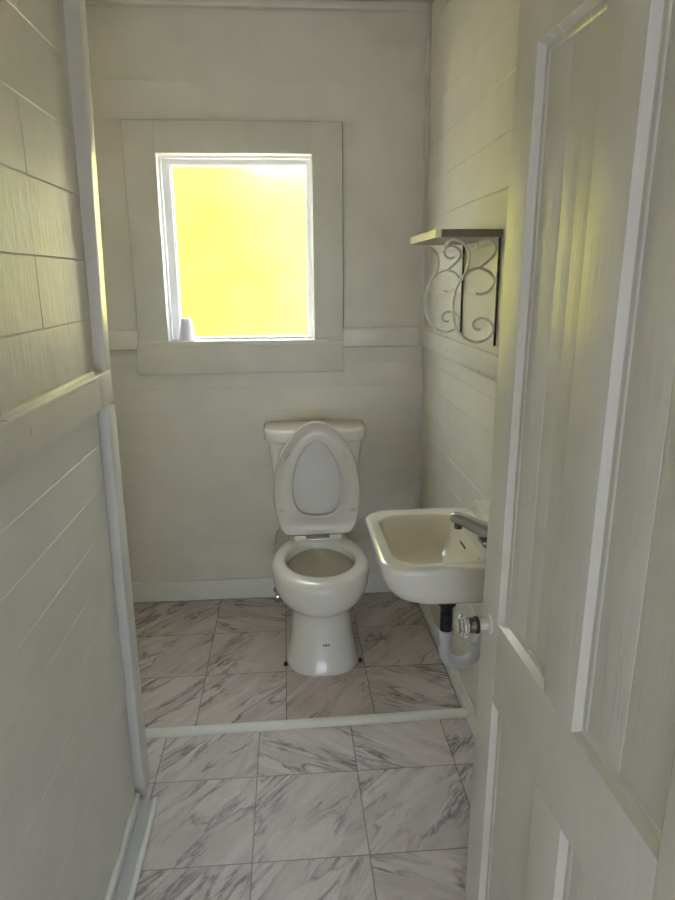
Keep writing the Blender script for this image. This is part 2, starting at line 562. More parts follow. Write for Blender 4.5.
# threshold strip (half round), very slightly skewed
mb = MB()
r0, r1 = [], []
for k in range(13):
    q = math.pi * k / 12
    for rr, x in ((r0, XFAR), (r1, XR - 0.014)):
        rr.append((x, 1.924 + 0.016 * x - 0.021 * math.cos(q), 0.015 * math.sin(q) ** 0.7 if math.sin(q) > 0 else 0))
mb.loft([r0, r1])
struct('trim_8', mb, M['base'], 'white half-round threshold strip across the tile floor', 'threshold')

# ------------------------------------------------------------------ window
win = thing('window_1', 'small window with glowing frosted yellow glass and a wide flat casing', 'window', (-0.188, YB, 1.21), kind='structure')
yc = YB - 0.024
mb = MB().box((-0.622, yc, 1.205), (-0.497, YB + 0.001, 2.062), 0.003)
mb.box((0.119, yc, 1.205), (0.243, YB + 0.001, 2.062), 0.003)
mb.box((-0.497, yc, 1.942), (0.119, YB + 0.001, 2.062), 0.003)
obj('casing', mb, M['casing'], win)
mb = MB().box((-0.630, yc - 0.002, 1.068), (0.243, YB + 0.001, 1.188), 0.003)
obj('apron', mb, M['casing'], win)
mb = MB().box((-0.626, yc - 0.003, 1.187), (0.243, YB + 0.001, 1.2055), 0.002)
mb.box((-0.508, YB, 1.187), (0.132, YB + 0.12, 1.2055), 0.001)
obj('window_sill', mb, M['trim'], win)


def rect_frame(mb, x0, x1, z0, z1, wl, wr, wb, wt, y0, y1, c=0.002):
    mb.box((x0, y0, z0), (x0 + wl, y1, z1), c).box((x1 - wr, y0, z0), (x1, y1, z1), c)
    if wt: mb.box((x0 + wl, y0, z1 - wt), (x1 - wr, y1, z1), c)
    if wb: mb.box((x0 + wl, y0, z0), (x1 - wr, y1, z0 + wb), c)


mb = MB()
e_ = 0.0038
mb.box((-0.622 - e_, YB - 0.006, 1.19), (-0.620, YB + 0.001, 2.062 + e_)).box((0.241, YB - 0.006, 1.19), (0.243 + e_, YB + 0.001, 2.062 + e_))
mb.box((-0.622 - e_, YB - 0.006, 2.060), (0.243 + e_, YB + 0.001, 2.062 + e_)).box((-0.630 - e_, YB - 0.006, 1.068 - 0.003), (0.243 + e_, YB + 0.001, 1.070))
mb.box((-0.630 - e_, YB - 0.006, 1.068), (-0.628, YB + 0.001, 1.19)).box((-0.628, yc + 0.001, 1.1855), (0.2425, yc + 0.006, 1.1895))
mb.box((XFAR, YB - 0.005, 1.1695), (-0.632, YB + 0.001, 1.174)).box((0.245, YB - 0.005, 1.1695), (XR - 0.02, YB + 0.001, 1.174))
obj('gap_shade_line', mb, M['seam'], win, smooth=0, label='dark line of gap and painted shade round the casing')  # strips along casing and rails draw the gap and its shade
mb = MB()
rect_frame(mb, -0.507, 0.131, 1.2055, 1.952, 0.011, 0.011, 0, 0.011, YB - 0.002, YB + 0.115)
rect_frame(mb, -0.497, 0.121, 1.2055, 1.942, 0.009, 0.006, 0, 0.010, YB + 0.022, YB + 0.05)
obj('jamb', mb, M['sash'], win)
mb = MB()
rect_frame(mb, -0.489, 0.116, 1.2055, 1.934, 0.032, 0.015, 0.010, 0.022, YB + 0.052, YB + 0.085)
rect_frame(mb, -0.458, 0.102, 1.214, 1.914, 0.007, 0.006, 0.003, 0.007, YB + 0.062, YB + 0.080)
obj('sash', mb, M['sash'], win)
obj('glass_pane', MB().box((-0.456, YB + 0.068, 1.213), (0.102, YB + 0.073, 1.916)), M['frost'], win, smooth=0, label='yellow glowing frosted glass pane')

# tapered cup on the window sill
cx, cy, cz = -0.427, YB + 0.022, 1.2055
cy = YB + 0.028
cup = MB().lathe((cx, cy, cz), [(0.034, 0), (0.0355, 0.003), (0.034, 0.006), (0.0215, 0.088), (0.020, 0.0925), (0.012, 0.0930)], n=36)
cy_ = cy
tag(obj('cup', cup, M['cup'], smooth=50), 'small white tapered cup upside down on the left end of the window sill', 'cup')

# ------------------------------------------------------------------ toilet
XC = 0.110


def egg(z, hw, yf, yb, n=48, yc=None, nb=2.7, nf=2.0, xc=XC):
    if yc is None: yc = yf + (yb - yf) * 0.45
    r = []
    for k in range(n):
        q = 2 * math.pi * k / n
        c, s_ = math.cos(q), math.sin(q)
        if s_ < 0:
            e = 2 / nf
            r.append((xc + hw * math.copysign(abs(c) ** e, c), yc - (yc - yf) * abs(s_) ** e, z))
        else:
            e = 2 / nb
            r.append((xc + hw * math.copysign(abs(c) ** e, c), yc + (yb - yc) * abs(s_) ** e, z))
    return r


toi = thing('toilet', 'white two-piece toilet with its seat and lid raised, under the window', 'toilet', (XC, 2.42, 0))
R = [
    egg(0.000, 0.1421, 2.196, 2.70, yc=2.36, nf=2.5, nb=4),
    egg(0.008, 0.1421, 2.195, 2.70, yc=2.36, nf=2.5, nb=4),
    egg(0.018, 0.1356, 2.202, 2.70, yc=2.36, nf=2.5, nb=4),
    egg(0.060, 0.1292, 2.215, 2.69, yc=2.36, nf=2.4, nb=4),
    egg(0.120, 0.1194, 2.228, 2.67, yc=2.37, nf=2.3, nb=4),
    egg(0.180, 0.1140, 2.236, 2.66, yc=2.38, nf=2.2, nb=4),
    egg(0.215, 0.1130, 2.236, 2.66, yc=2.38, nf=2.1, nb=4),
    egg(0.236, 0.1260, 2.215, 2.66, yc=2.38, nf=2.05, nb=3.6),
    egg(0.256, 0.1560, 2.186, 2.66, yc=2.38, nb=3.4),
    egg(0.282, 0.1760, 2.167, 2.67, yc=2.39, nb=3.2),
    egg(0.315, 0.1870, 2.155, 2.68, yc=2.40, nb=3.0),
    egg(0.345, 0.1895, 2.152, 2.69, yc=2.40, nb=3.0),
    egg(0.368, 0.1905, 2.154, 2.70, yc=2.40, nb=3.0),
    egg(0.382, 0.1900, 2.162, 2.70, yc=2.40, nb=3.0),
    egg(0.390, 0.1806, 2.176, 2.69, yc=2.40, nb=3.0),
    egg(0.392, 0.1680, 2.196, 2.66, yc=2.40, nb=2.6),
    egg(0.391, 0.1480, 2.224, 2.625, yc=2.40, nb=2.2),
    egg(0.387, 0.1390, 2.243, 2.600, yc=2.41, nb=2.1),
    egg(0.375, 0.1349, 2.252, 2.592, yc=2.41, nb=2.1),
    egg(0.355, 0.1339, 2.254, 2.590, yc=2.41, nb=2.1),
]
def narrow(ring):
    out = []
    for (x, y, z) in ring:
        if z > 0.30 and y > 2.45:
            k = 1 - 0.22 * min(1, (y - 2.45) / 0.2)
            x = XC + (x - XC) * k
        out.append((x, y, z))
    return out
R = [narrow(r) for r in R]
mb = MB().loft(R, True, False)
obj('base', mb, M['china'], toi, smooth=75)
R = [narrow(egg(0.3552, 0.1342, 2.2538, 2.5902, yc=2.41, nb=2.1)),
     egg(0.340, 0.136, 2.250, 2.59, yc=2.41, nb=2.1),
     egg(0.310, 0.132, 2.262, 2.562, yc=2.41, nb=2.1),
     egg(0.270, 0.112, 2.30, 2.545, yc=2.42, nb=2.1),
     egg(0.235, 0.085, 2.34, 2.52, yc=2.43, nb=2.1),
     egg(0.215, 0.06, 2.38, 2.50, yc=2.44, nb=2.1),
     egg(0.205, 0.03, 2.41, 2.47, yc=2.44, nb=2.0)]
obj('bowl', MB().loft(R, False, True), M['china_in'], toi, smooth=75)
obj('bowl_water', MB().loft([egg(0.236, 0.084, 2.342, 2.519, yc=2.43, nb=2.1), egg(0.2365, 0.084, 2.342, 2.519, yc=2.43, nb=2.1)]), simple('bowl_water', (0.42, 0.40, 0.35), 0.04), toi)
# deck under tank
mb = MB().box((XC - 0.125, 2.60, 0.30), (XC + 0.125, 2.845, 0.396), 0.02)
obj('tank_deck', mb, M['china'], toi)


def rrect(x0, x1, y0, y1, z, rf, rb, bow=0.0, n=8):
    """rounded rectangle in plan; y0 is the front; rf/rb radii of front/back corners; bow = front bulge"""
    pts = []
    for cx_, cy_, r, a0 in ((x1 - rf, y0 + rf, rf, -90), (x1 - rb, y1 - rb, rb, 0), (x0 + rb, y1 - rb, rb, 90), (x0 + rf, y0 + rf, rf, 180)):
        for k in range(n + 1):
            q = math.radians(a0 + 90 * k / n)
            pts.append([cx_ + r * math.cos(q), cy_ + r * math.sin(q), z])
    xm, hw = (x0 + x1) / 2, (x1 - x0) / 2
    # extra points on the front edge
    front = [[x0 + rf + (x1 - x0 - 2 * rf) * k / 8, y0, z] for k in range(1, 8)]
    pts = pts + front
    for p in pts:
        wt = max(0, 1 - (p[1] - y0) / max(1e-6, (y1 - y0)))
        p[1] -= bow * (1 - ((p[0] - xm) / hw) ** 2) * wt
    return [tuple(p) for p in pts]


TR = []
for z, hw, yf in ((0.396, 0.150, 2.725), (0.402, 0.157, 2.718), (0.43, 0.163, 2.710), (0.60, 0.180, 2.698), (0.785, 0.199, 2.686), (0.800, 0.199, 2.686)):
    TR.append(rrect(XC - hw, XC + hw, yf, 2.862, z, 0.045, 0.02, 0.012))
obj('tank', MB().loft(TR), M['china'], toi, smooth=50)
LR = []
for z, e in ((0.793, -0.006), (0.797, 0.0), (0.835, 0.003), (0.843, 0.0), (0.847, -0.006), (0.848, -0.016)):
    LR.append(rrect(XC - 0.216 - e, XC + 0.216 + e, 2.671 - e, 2.868, z, 0.085, 0.015, 0.008))
obj('tank_lid', MB().loft(LR), M['china'], toi, smooth=50)

# raised seat and lid: local frame t up along the leaning plane, w = thickness towards the camera
HB = Vector((XC, 2.604, 0.415))
lean = math.radians(2.5)
tv = Vector((0, math.sin(lean), math.cos(lean)))
nv = Vector((0, -math.cos(lean), math.sin(lean)))


def P3(x, t_, w):
    return HB + Vector((x, 0, 0)) + tv * t_ + nv * w


def spline_outline(tab, m=40):
    """tab: (t, halfwidth) from bottom to tip, smooth; returns closed list of (x,t)"""
    ts = [p[0] for p in tab]
    def hw(t_):
        for i in range(len(tab) - 1):
            if tab[i][0] <= t_ <= tab[i + 1][0]:
                a, b_ = tab[i], tab[i + 1]
                p0 = tab[i - 1] if i else a
                p3 = tab[i + 2] if i + 2 < len(tab) else b_
                u = (t_ - a[0]) / (b_[0] - a[0])
                m1 = (b_[1] - p0[1]) / max(1e-6, b_[0] - p0[0]) * (b_[0] - a[0])
                m2 = (p3[1] - a[1]) / max(1e-6, p3[0] - a[0]) * (b_[0] - a[0])
                return (2 * u ** 3 - 3 * u ** 2 + 1) * a[1] + (u ** 3 - 2 * u ** 2 + u) * m1 + (-2 * u ** 3 + 3 * u ** 2) * b_[1] + (u ** 3 - u ** 2) * m2
        return tab[-1][1]
    T0, T1 = ts[0], ts[-1]
    side = []
    for k in range(m + 1):
        q = 0.5 - 0.5 * math.cos(math.pi * k / m)
        t_ = T0 + (T1 - T0) * q
        side.append((max(0.0, hw(t_)), t_))
    right = side
    left = [(-x, t_) for x, t_ in reversed(side[:-1])]
    return right + left


seat_tab = [(0.0, 0.128), (0.012, 0.146), (0.05, 0.162), (0.10, 0.174), (0.155, 0.180), (0.22, 0.177), (0.28, 0.166), (0.34, 0.144), (0.39, 0.112), (0.43, 0.078), (0.450, 0.048), (0.459, 0.024), (0.462, 0.0)]
seat_tab = [(a_ * 1.045, b_) for a_, b_ in seat_tab]
hole_tab = [(0.070, 0.0), (0.074, 0.040), (0.088, 0.068), (0.115, 0.087), (0.16, 0.098), (0.21, 0.099), (0.26, 0.090), (0.31, 0.073), (0.35, 0.051), (0.375, 0.027), (0.386, 0.0)]
hole_tab = [(a_ * 1.01 + 0.010, b_) for a_, b_ in hole_tab]
so = spline_outline(seat_tab, 40)
ho = spline_outline(hole_tab, 40)
ctr = (0.0, 0.21)


def resample(poly, n=96):
    """sample polygon by angle around ctr"""
    out = []
    m_ = len(poly)
    for k in range(n):
        q = 2 * math.pi * (k + 0.5) / n
        dx, dt = math.cos(q), math.sin(q)
        best = None
        for i in range(m_):
            x0, t0 = poly[i][0] - ctr[0], poly[i][1] - ctr[1]
            x1, t1 = poly[(i + 1) % m_][0] - ctr[0], poly[(i + 1) % m_][1] - ctr[1]
            den = dx * (t1 - t0) - dt * (x1 - x0)
            if abs(den) < 1e-12: continue
            s_ = (x0 * (t1 - t0) - t0 * (x1 - x0)) / den
            u = (x0 * dt - t0 * dx) / den
            if s_ > 0 and -1e-6 <= u <= 1 + 1e-6:
                best = s_ if best is None else max(best, s_)
        out.append((ctr[0] + dx * best, ctr[1] + dt * best))
    return out


so_r, ho_r = resample(so), resample(ho)


def lerp_ring(f, w):
    return [tuple(P3(o[0] + (h[0] - o[0]) * f, o[1] + (h[1] - o[1]) * f, w)) for o, h in zip(so_r, ho_r)]


# cross-section from outer edge round to inner edge (underside faces the camera)
sec = [(0.02, -0.008), (0.0, -0.003), (0.0, 0.006), (0.02, 0.012), (0.06, 0.014), (0.12, 0.010), (0.5, 0.007), (0.86, 0.009), (0.93, 0.013), (0.98, 0.011), (1.0, 0.006), (1.0, -0.002), (0.97, -0.008), (0.5, -0.012)]
mb = MB()
rings = [lerp_ring(f, w) for f, w in sec]
rings.append(rings[0])
mb.loft(rings, False, False)
seat = obj('seat', mb, M['plastic'], toi, smooth=60)
for (bx, bt, an) in ((-0.118, 0.335, 50), (0.118, 0.335, -50), (-0.150, 0.105, -5), (0.150, 0.105, 5)):
    m2 = MB()
    ca, sa = math.cos(math.radians(an)), math.sin(math.radians(an))
    rr = []
    for w, k in ((0.007, 1.0), (0.015, 1.0), (0.0175, 0.75)):
        ring = []
        for i in range(20):
            q = 2 * math.pi * i / 20
            lx, lt = 0.017 * k * math.cos(q), 0.0055 * k * math.sin(q)
            ring.append(tuple(P3(bx + lx * ca - lt * sa, bt + lx * sa + lt * ca, w)))
        rr.append(ring)
    m2.loft(rr)
    obj('seat_bumper', m2, M['plastic'], seat)
mb = MB()
lo = [(x * 1.02, ctr[1] + (t_ - ctr[1]) * 0.975) for x, t_ in so_r]
def lring(k, w):
    return [tuple(P3(x * k, ctr[1] + (t_ - ctr[1]) * k, w)) for x, t_ in lo]
mb.loft([lring(0.3, -0.016), lring(0.85, -0.017), lring(0.97, -0.014), lring(1.0, -0.018), lring(0.985, -0.026), lring(0.9, -0.030), lring(0.3, -0.033)])
obj('lid', mb, simple('lid_plastic', (0.60, 0.585, 0.565), 0.09, coat=0.6), toi, smooth=60)
for sx in (-1, 1):
    m2 = MB().box((XC + sx * 0.075 - 0.026, 2.590, 0.390), (XC + sx * 0.075 + 0.026, 2.628, 0.413), 0.006)
    m2.tube([(XC + sx * 0.075 - 0.022, 2.610, 0.417), (XC + sx * 0.075 + 0.022, 2.610, 0.417)], 0.010, 14)
    obj('hinge', m2, M['plastic'], toi, smooth=40)
# small maker stamp on the pedestal and floor bolt
m2 = MB()
for dx, w_, h_ in ((-0.010, 0.007, 0.006), (-0.001, 0.008, 0.008), (0.009, 0.008, 0.006)):
    yy = 2.2262
    z_ = 0.113
    m2.box((XC + 0.010 + dx - w_ / 2, yy - 0.0035, z_ - h_ / 2), (XC + 0.010 + dx + w_ / 2, yy + 0.004, z_ + h_ / 2), 0.001)
obj('maker_stamp', m2, M['grey_mark'], toi, label='tiny blue-grey maker stamp')
for sx in (-1, 1):
    m2 = MB().lathe((XC + sx * 0.146, 2.285, 0.0), [(0.009, 0), (0.009, 0.006), (0.006, 0.010), (0.004, 0.016)], n=12)
    obj('floor_bolt', m2, M['rust'], toi, label='rusty floor bolt')

# shutoff valve behind the toilet, low on the back wall
val = thing('shutoff_valve', 'small chrome shutoff valve low on the back wall, left of the toilet', 'valve', (-0.072, 2.85, 0.03))
m2 = MB().lathe((-0.072, YB - 0.016, 0.040), [(0.022, 0.0), (0.020, -0.005), (0.008, -0.009), (0.007, -0.05), (0.010, -0.052), (0.010, -0.075), (0.006, -0.080)], 'Y', 20)
obj('valve_body', m2, M['chrome'], val)
m2 = MB().lathe((-0.072, YB - 0.100, 0.036), [(0.016, 0), (0.020, -0.004), (0.018, -0.012), (0.006, -0.016)], 'Y', 10)
m2.map(lambda p: Vector((p.x, p.y, p.z)))
obj('valve_handle', m2, M['chrome'], val)
m2 = MB().tube([(-0.072, 2.805, 0.045), (-0.072, 2.805, 0.10), (-0.072, 2.812, 0.18), (-0.078, 2.82, 0.26), (-0.070, 2.82, 0.33), (-0.040, 2.81, 0.375), (-0.030, 2.81, 0.394)], 0.005, 10)
obj('supply_hose', m2, M['nickel'], val)

# ------------------------------------------------------------------ wall-hung sink
ZR = 0.752
sx0, sx1, sy0, sy1 = 0.231, XR - 0.001, 1.487, 1.942


def sink_ring(z, l, r, f, b_, rl, n=8, bowl=0.0):
    """l/r insets in x, f/b in y; left (room side) corners radius rl, right corners small"""
    x0, x1, y0, y1 = sx0 + l, sx1 - r, sy0 + f, sy1 - b_
    pts = []
    rs = 0.012
    for cx_, cy_, rr, a0 in ((x1 - rs, y0 + rs, rs, -90), (x1 - rs, y1 - rs, rs, 0), (x0 + rl, y1 - rl, rl, 90), (x0 + rl, y0 + rl, rl, 180)):
        for k in range(n + 1):
            q = math.radians(a0 + 90 * k / n)
            pts.append([cx_ + rr * math.cos(q), cy_ + rr * math.sin(q), z])
    ym, hy = (y0 + y1) / 2, (y1 - y0) / 2
    for p in pts:
        wt = max(0, 1 - (p[0] - x0) / 0.25)
        p[0] -= bowl * (1 - ((p[1] - ym) / hy) ** 2) * wt
    return [tuple(p) for p in pts]


def basin_ring(z, x0, x1, y0, y1, rl, rs, bow=0.012, n=8):
    pts = []
    for cx_, cy_, rr, a0 in ((x1 - rs, y0 + rs, rs, -90), (x1 - rs, y1 - rs, rs, 0), (x0 + rl, y1 - rl, rl, 90), (x0 + rl, y0 + rl, rl, 180)):
        for k in range(n + 1):
            q = math.radians(a0 + 90 * k / n)
            pts.append([cx_ + rr * math.cos(q), cy_ + rr * math.sin(q), z])
    ym, hy = (y0 + y1) / 2, (y1 - y0) / 2
    for p in pts:
        wt = max(0, 1 - (p[0] - x0) / 0.2)
        p[0] -= bow * (1 - ((p[1] - ym) / hy) ** 2) * wt
    return [tuple(p) for p in pts]


snk = thing('sink', 'white wall-hung sink with squared basin on the right wall', 'sink', (0.41, 1.715, 0.60))
rings = [
    sink_ring(0.628, 0.135, 0.02, 0.11, 0.11, 0.09),
    sink_ring(0.636, 0.085, 0.0, 0.055, 0.055, 0.09, bowl=0.008),
    sink_ring(0.643, 0.055, 0.0, 0.030, 0.032, 0.085, bowl=0.012),
    sink_ring(0.655, 0.034, 0.0, 0.016, 0.016, 0.080, bowl=0.013),
    sink_ring(0.680, 0.018, 0.0, 0.009, 0.009, 0.075, bowl=0.014),
    sink_ring(0.715, 0.006, 0.0, 0.004, 0.004, 0.070, bowl=0.014),
    sink_ring(0.738, 0.001, 0.0, 0.000, 0.000, 0.068, bowl=0.014),
    sink_ring(0.748, 0.001, 0.0, 0.001, 0.001, 0.067, bowl=0.014),
    sink_ring(0.7535, 0.006, 0.0, 0.006, 0.006, 0.064, bowl=0.014),
    sink_ring(0.7545, 0.014, 0.0, 0.012, 0.012, 0.060, bowl=0.014),
    basin_ring(0.7530, 0.264, 0.497, 1.528, 1.898, 0.060, 0.040),
    basin_ring(0.7500, 0.268, 0.493, 1.532, 1.893, 0.060, 0.045),
]
obj('basin', MB().loft(rings, True, False), M['sinkchina'], snk, smooth=55)
rings = [
    basin_ring(0.7500, 0.268, 0.493, 1.532, 1.893, 0.060, 0.045),
    basin_ring(0.742, 0.271, 0.490, 1.535, 1.889, 0.060, 0.050),
    basin_ring(0.710, 0.276, 0.484, 1.545, 1.880, 0.065, 0.055),
    basin_ring(0.675, 0.290, 0.472, 1.565, 1.860, 0.070, 0.060),
    basin_ring(0.655, 0.325, 0.450, 1.620, 1.815, 0.055, 0.050, 0.005),
    basin_ring(0.645, 0.385, 0.425, 1.690, 1.740, 0.019, 0.019, 0.0),
]
obj('bowl', MB().loft(rings, False, True), M['sink_in'], snk, smooth=55, label='tan stained inside of the bowl')
# backsplash with rounded rising ends
mb = MB()
pts = []
prof = [(1.905, 0.745), (1.900, 0.765), (1.892, 0.790), (1.880, 0.806), (1.862, 0.812), (1.54, 0.812), (1.524, 0.806), (1.512, 0.790), (1.504, 0.765), (1.50, 0.745)]
prof = [(1.930, 0.745), (1.915, 0.762), (1.898, 0.780), (1.884, 0.797), (1.866, 0.806), (1.845, 0.809), (1.58, 0.809), (1.56, 0.806), (1.542, 0.797), (1.528, 0.780), (1.512, 0.762), (1.50, 0.745)]
rr = []
for xx, k in ((XR - 0.0005, 0.0), (0.566, 0.0), (0.560, -0.006)):
    rr.append([(xx, y + (0.006 if y > 1.7 else -0.006) * (1 if k else 0) * -1, z + (k if z > 0.75 else 0)) for y, z in prof])
mb.loft(rr)
obj('backsplash', mb, M['sinkchina'], snk, smooth=40)
m2 = MB().lathe((0.405, 1.715, 0.6445), [(0.020, 0), (0.020, 0.003), (0.015, 0.004), (0.006, 0.002)], n=24)
obj('drain', m2, M['dullmetal'], snk)
m2 = MB()
m2.box((0.4835, 1.690, 0.716), (0.491, 1.745, 0.723), 0.002)
obj('overflow_slot', m2, M['black'], snk, label='dark overflow slot')
# faucet
fau = thing('faucet', 'dull chrome faucet with a stubby spout on the sink deck', 'faucet', (0.545, 1.72, 0.754))
m2 = MB().loft([rrect(0.514, 0.556, 1.60, 1.69, 0.7549, 0.018, 0.018), rrect(0.514, 0.556, 1.60, 1.69, 0.765, 0.018, 0.018), rrect(0.520, 0.550, 1.606, 1.684, 0.770, 0.014, 0.014)])
obj('faucet_base', m2, M['dullmetal'], fau, smooth=40)
m2 = MB()
rg = []
for (x, yy, zc, hh, hw) in ((0.552, 1.640, 0.780, 0.022, 0.021), (0.538, 1.652, 0.784, 0.023, 0.021), (0.515, 1.672, 0.790, 0.0195, 0.020), (0.490, 1.692, 0.799, 0.017, 0.018), (0.470, 1.708, 0.804, 0.0155, 0.0165), (0.458, 1.718, 0.805, 0.0145, 0.0155), (0.452, 1.722, 0.805, 0.010, 0.011)):
    ring = []
    for k in range(20):
        q = 2 * math.pi * k / 20
        c, s_ = math.cos(q), math.sin(q)
        e_ = hw * math.copysign(abs(c) ** 0.55, c)
        ring.append((x + 0.62 * e_, yy + 0.78 * e_, zc + hh * math.copysign(abs(s_) ** 0.55, s_)))
    rg.append(ring)
m2.loft(rg)
obj('spout', m2, M['dullmetal'], fau, smooth=50)
m2 = MB().lathe((0.468, 1.709, 0.774), [(0.0105, 0), (0.0115, 0.002), (0.0115, 0.020)], n=20)
obj('aerator', m2, M['dark'], fau)
m2 = MB().lathe((0.4535, 1.720, 0.806), [(0.0065, 0.002), (0.0065, -0.003), (0.004, -0.004)], 'X', 16)
obj('spout_cap', m2, M['chrome'], fau)
# drain pipe and trap
trp = thing('sink_trap', 'white plastic P-trap with a dark tailpiece hanging under the sink', 'drain pipe', (0.445, 1.73, 0.31))
TX, TY = 0.449, 1.73
m2 = MB().lathe((TX, TY, 0.435), [(0.0185, 0), (0.0185, 0.19)], n=24)
obj('tailpiece', m2, M['dark'], trp, label='dark chrome tailpiece')
m2 = MB().lathe((TX, TY, 0.530), [(0.027, 0), (0.029, 0.01), (0.029, 0.0975)], n=24)
obj('drain_flange', m2, M['black'], trp)
m2 = MB().lathe((TX, TY, 0.425), [(0.022, 0), (0.0250, 0.002), (0.0250, 0.020), (0.022, 0.022), (0.019, 0.022)], n=12)
obj('slip_nut', m2, M['pvc'], trp, smooth=30)
path = [(TX, TY, 0.43), (TX, TY, 0.372)]
for k in range(1, 13):
    q = math.pi * k / 12
    path.append((TX + 0.047 - 0.047 * math.cos(q), TY, 0.372 - 0.040 * math.sin(q)))
path += [(TX + 0.097, TY, 0.392), (TX + 0.104, TY, 0.405), (TX + 0.118, TY, 0.413), (XR - 0.002, TY, 0.414)]
m2 = MB().tube(path, [0.0190] * 2 + [0.0185] * 12 + [0.0185] * 4, 20)
obj('trap_bend', m2, M['pvc'], trp, smooth=60)
m2 = MB().tube([(TX + 0.091, TY, 0.374), (TX + 0.0975, TY, 0.393)], 0.0245, 12)
obj('slip_nut', m2, M['pvc'], trp, smooth=30)
m2 = MB().lathe((XR - 0.002, TY, 0.414), [(0.032, 0), (0.030, -0.004), (0.0225, -0.008)], 'X', 24)
obj('wall_flange', m2, M['chrome'], trp)

# ------------------------------------------------------------------ scroll shelf
shf = thing('wall_shelf', 'small shelf with curly metal scroll brackets on the right wall above the sink', 'shelf', (XR, 2.06, 1.27))
mb = MB()
zt, zb, xw, xf, ya, yb = 1.585, 1.564, XR - 0.001, 0.412, 1.842, 2.285


def board_outline(z, e=0.0):
    pts = [(xw, ya + e), (xf + 0.012 + e, ya + e), (xf + 0.002 + e, ya + 0.012 + e)]
    for k in range(9):
        q = math.pi / 2 * k / 8
        pts.append((xf + e + 0.075 * (1 - math.cos(q)), yb - 0.075 + (0.075 - e) * math.sin(q)))
    pts.append((xw, yb - e))
    return [(x, y, z) for x, y in pts]


mb.loft([board_outline(zb, 0.002), board_outline(zb + 0.003), board_outline(zt - 0.003), board_outline(zt, 0.002)])
obj('shelf_board', mb, M['taupe'], shf, smooth=30)
# front edge band, window light painted in as a pale cream
m2 = MB()
o1 = board_outline(0, -0.0015)[1:-1]
sec_ = []
for p in o1:
    sec_.append(Vector((p[0], p[1], (zb + zt) / 2)))
rgs = []
for i, p in enumerate(sec_):
    rgs.append([p + Vector((-0.001, 0, 0.0105)), p + Vector((-0.001, 0, -0.0105)), p + Vector((0.003, 0, -0.0105)), p + Vector((0.003, 0, 0.0105))])
m2.loft(rgs)
obj('lit_shelf_edge', m2, simple('lit_edge_cream', (0.85, 0.82, 0.66), 0.25), shf, smooth=30, label='front edge coloured bright cream as if lit')
N1 = [(0.548, 1.315), (0.534, 1.316), (0.526, 1.330), (0.536, 1.343), (0.553, 1.347), (0.571, 1.341), (0.583, 1.327), (0.584, 1.309), (0.574, 1.292), (0.554, 1.281), (0.530, 1.280), (0.502, 1.294), (0.479, 1.320), (0.468, 1.359), (0.467, 1.392), (0.476, 1.430), (0.491, 1.456), (0.512, 1.474), (0.534, 1.482), (0.556, 1.478), (0.573, 1.467), (0.582, 1.450), (0.578, 1.432), (0.563, 1.417), (0.544, 1.412), (0.530, 1.416)]
N2 = [(0.560, 1.524), (0.546, 1.519), (0.530, 1.528), (0.526, 1.543), (0.537, 1.556), (0.555, 1.559), (0.573, 1.551), (0.582, 1.536), (0.578, 1.519), (0.562, 1.502), (0.540, 1.484)]
N2b = [(0.527, 1.533), (0.528, 1.545), (0.538, 1.556), (0.555, 1.559), (0.573, 1.551), (0.582, 1.536), (0.578, 1.519), (0.562, 1.502), (0.540, 1.484)]
N3 = [(0.440, 1.530), (0.441, 1.545), (0.452, 1.556), (0.468, 1.558), (0.490, 1.548), (0.504, 1.530), (0.508, 1.508), (0.504, 1.480), (0.493, 1.459)]


def cr(pts, k=6):
    out = []
    P_ = [Vector((x, 0, z)) for x, z in pts]
    for i in range(len(P_) - 1):
        p0, p1, p2, p3 = P_[max(i - 1, 0)], P_[i], P_[i + 1], P_[min(i + 2, len(P_) - 1)]
        for j in range(k):
            u = j / k
            out.append(0.5 * ((2 * p1) + (p2 - p0) * u + (2 * p0 - 5 * p1 + 4 * p2 - p3) * u * u + (3 * p1 - p0 - 3 * p2 + p3) * u ** 3))
    out.append(P_[-1])
    return out


for by in (1.858, 2.235):
    m2 = MB().box((0.5885, by - 0.0028, 1.268), (XR - 0.001, by + 0.0028, 1.5655), 0.0015)
    br = obj('bracket', m2, M['dark'], shf, label='dark upright bracket bar')
    for pts in (N1, N2 if by > 2 else N2b, N3):
        c3 = [Vector((p.x, by, p.z)) for p in cr(pts)]
        m3 = MB().tube(c3, 0, flat=((0, 1, 0), 0.009, 0.0062))
        obj('scroll', m3, M['nickel'], br, smooth=30, label='curled grey metal scroll')

# ------------------------------------------------------------------ open door (foreground right)
A0 = Vector((0.39637, 1.14288, 0))
dd = Vector((0.03156196, -0.9995018, 0))      # along the door from latch to hinge
dn = Vector((-0.9995018, -0.03156196, 0))     # towards the room (visible face)
tilt = 0.022


def D(s_, w, z):
    s2 = s_ - 0.08 + (z - 0.80) * tilt
    z2 = z - (s_ - 0.35) * tilt * 0.25
    return A0 + dd * s2 + dn * w + Vector((0, 0, z2))


def dbox(mb, s0, s1, z0, z1, w0, w1, c=0.002):
    m = MB().box((s0, w0, z0), (s1, w1, z1), c)
    m.map(lambda p: D(p.x, p.y, p.z))
    mb.add(m.v, m.f)


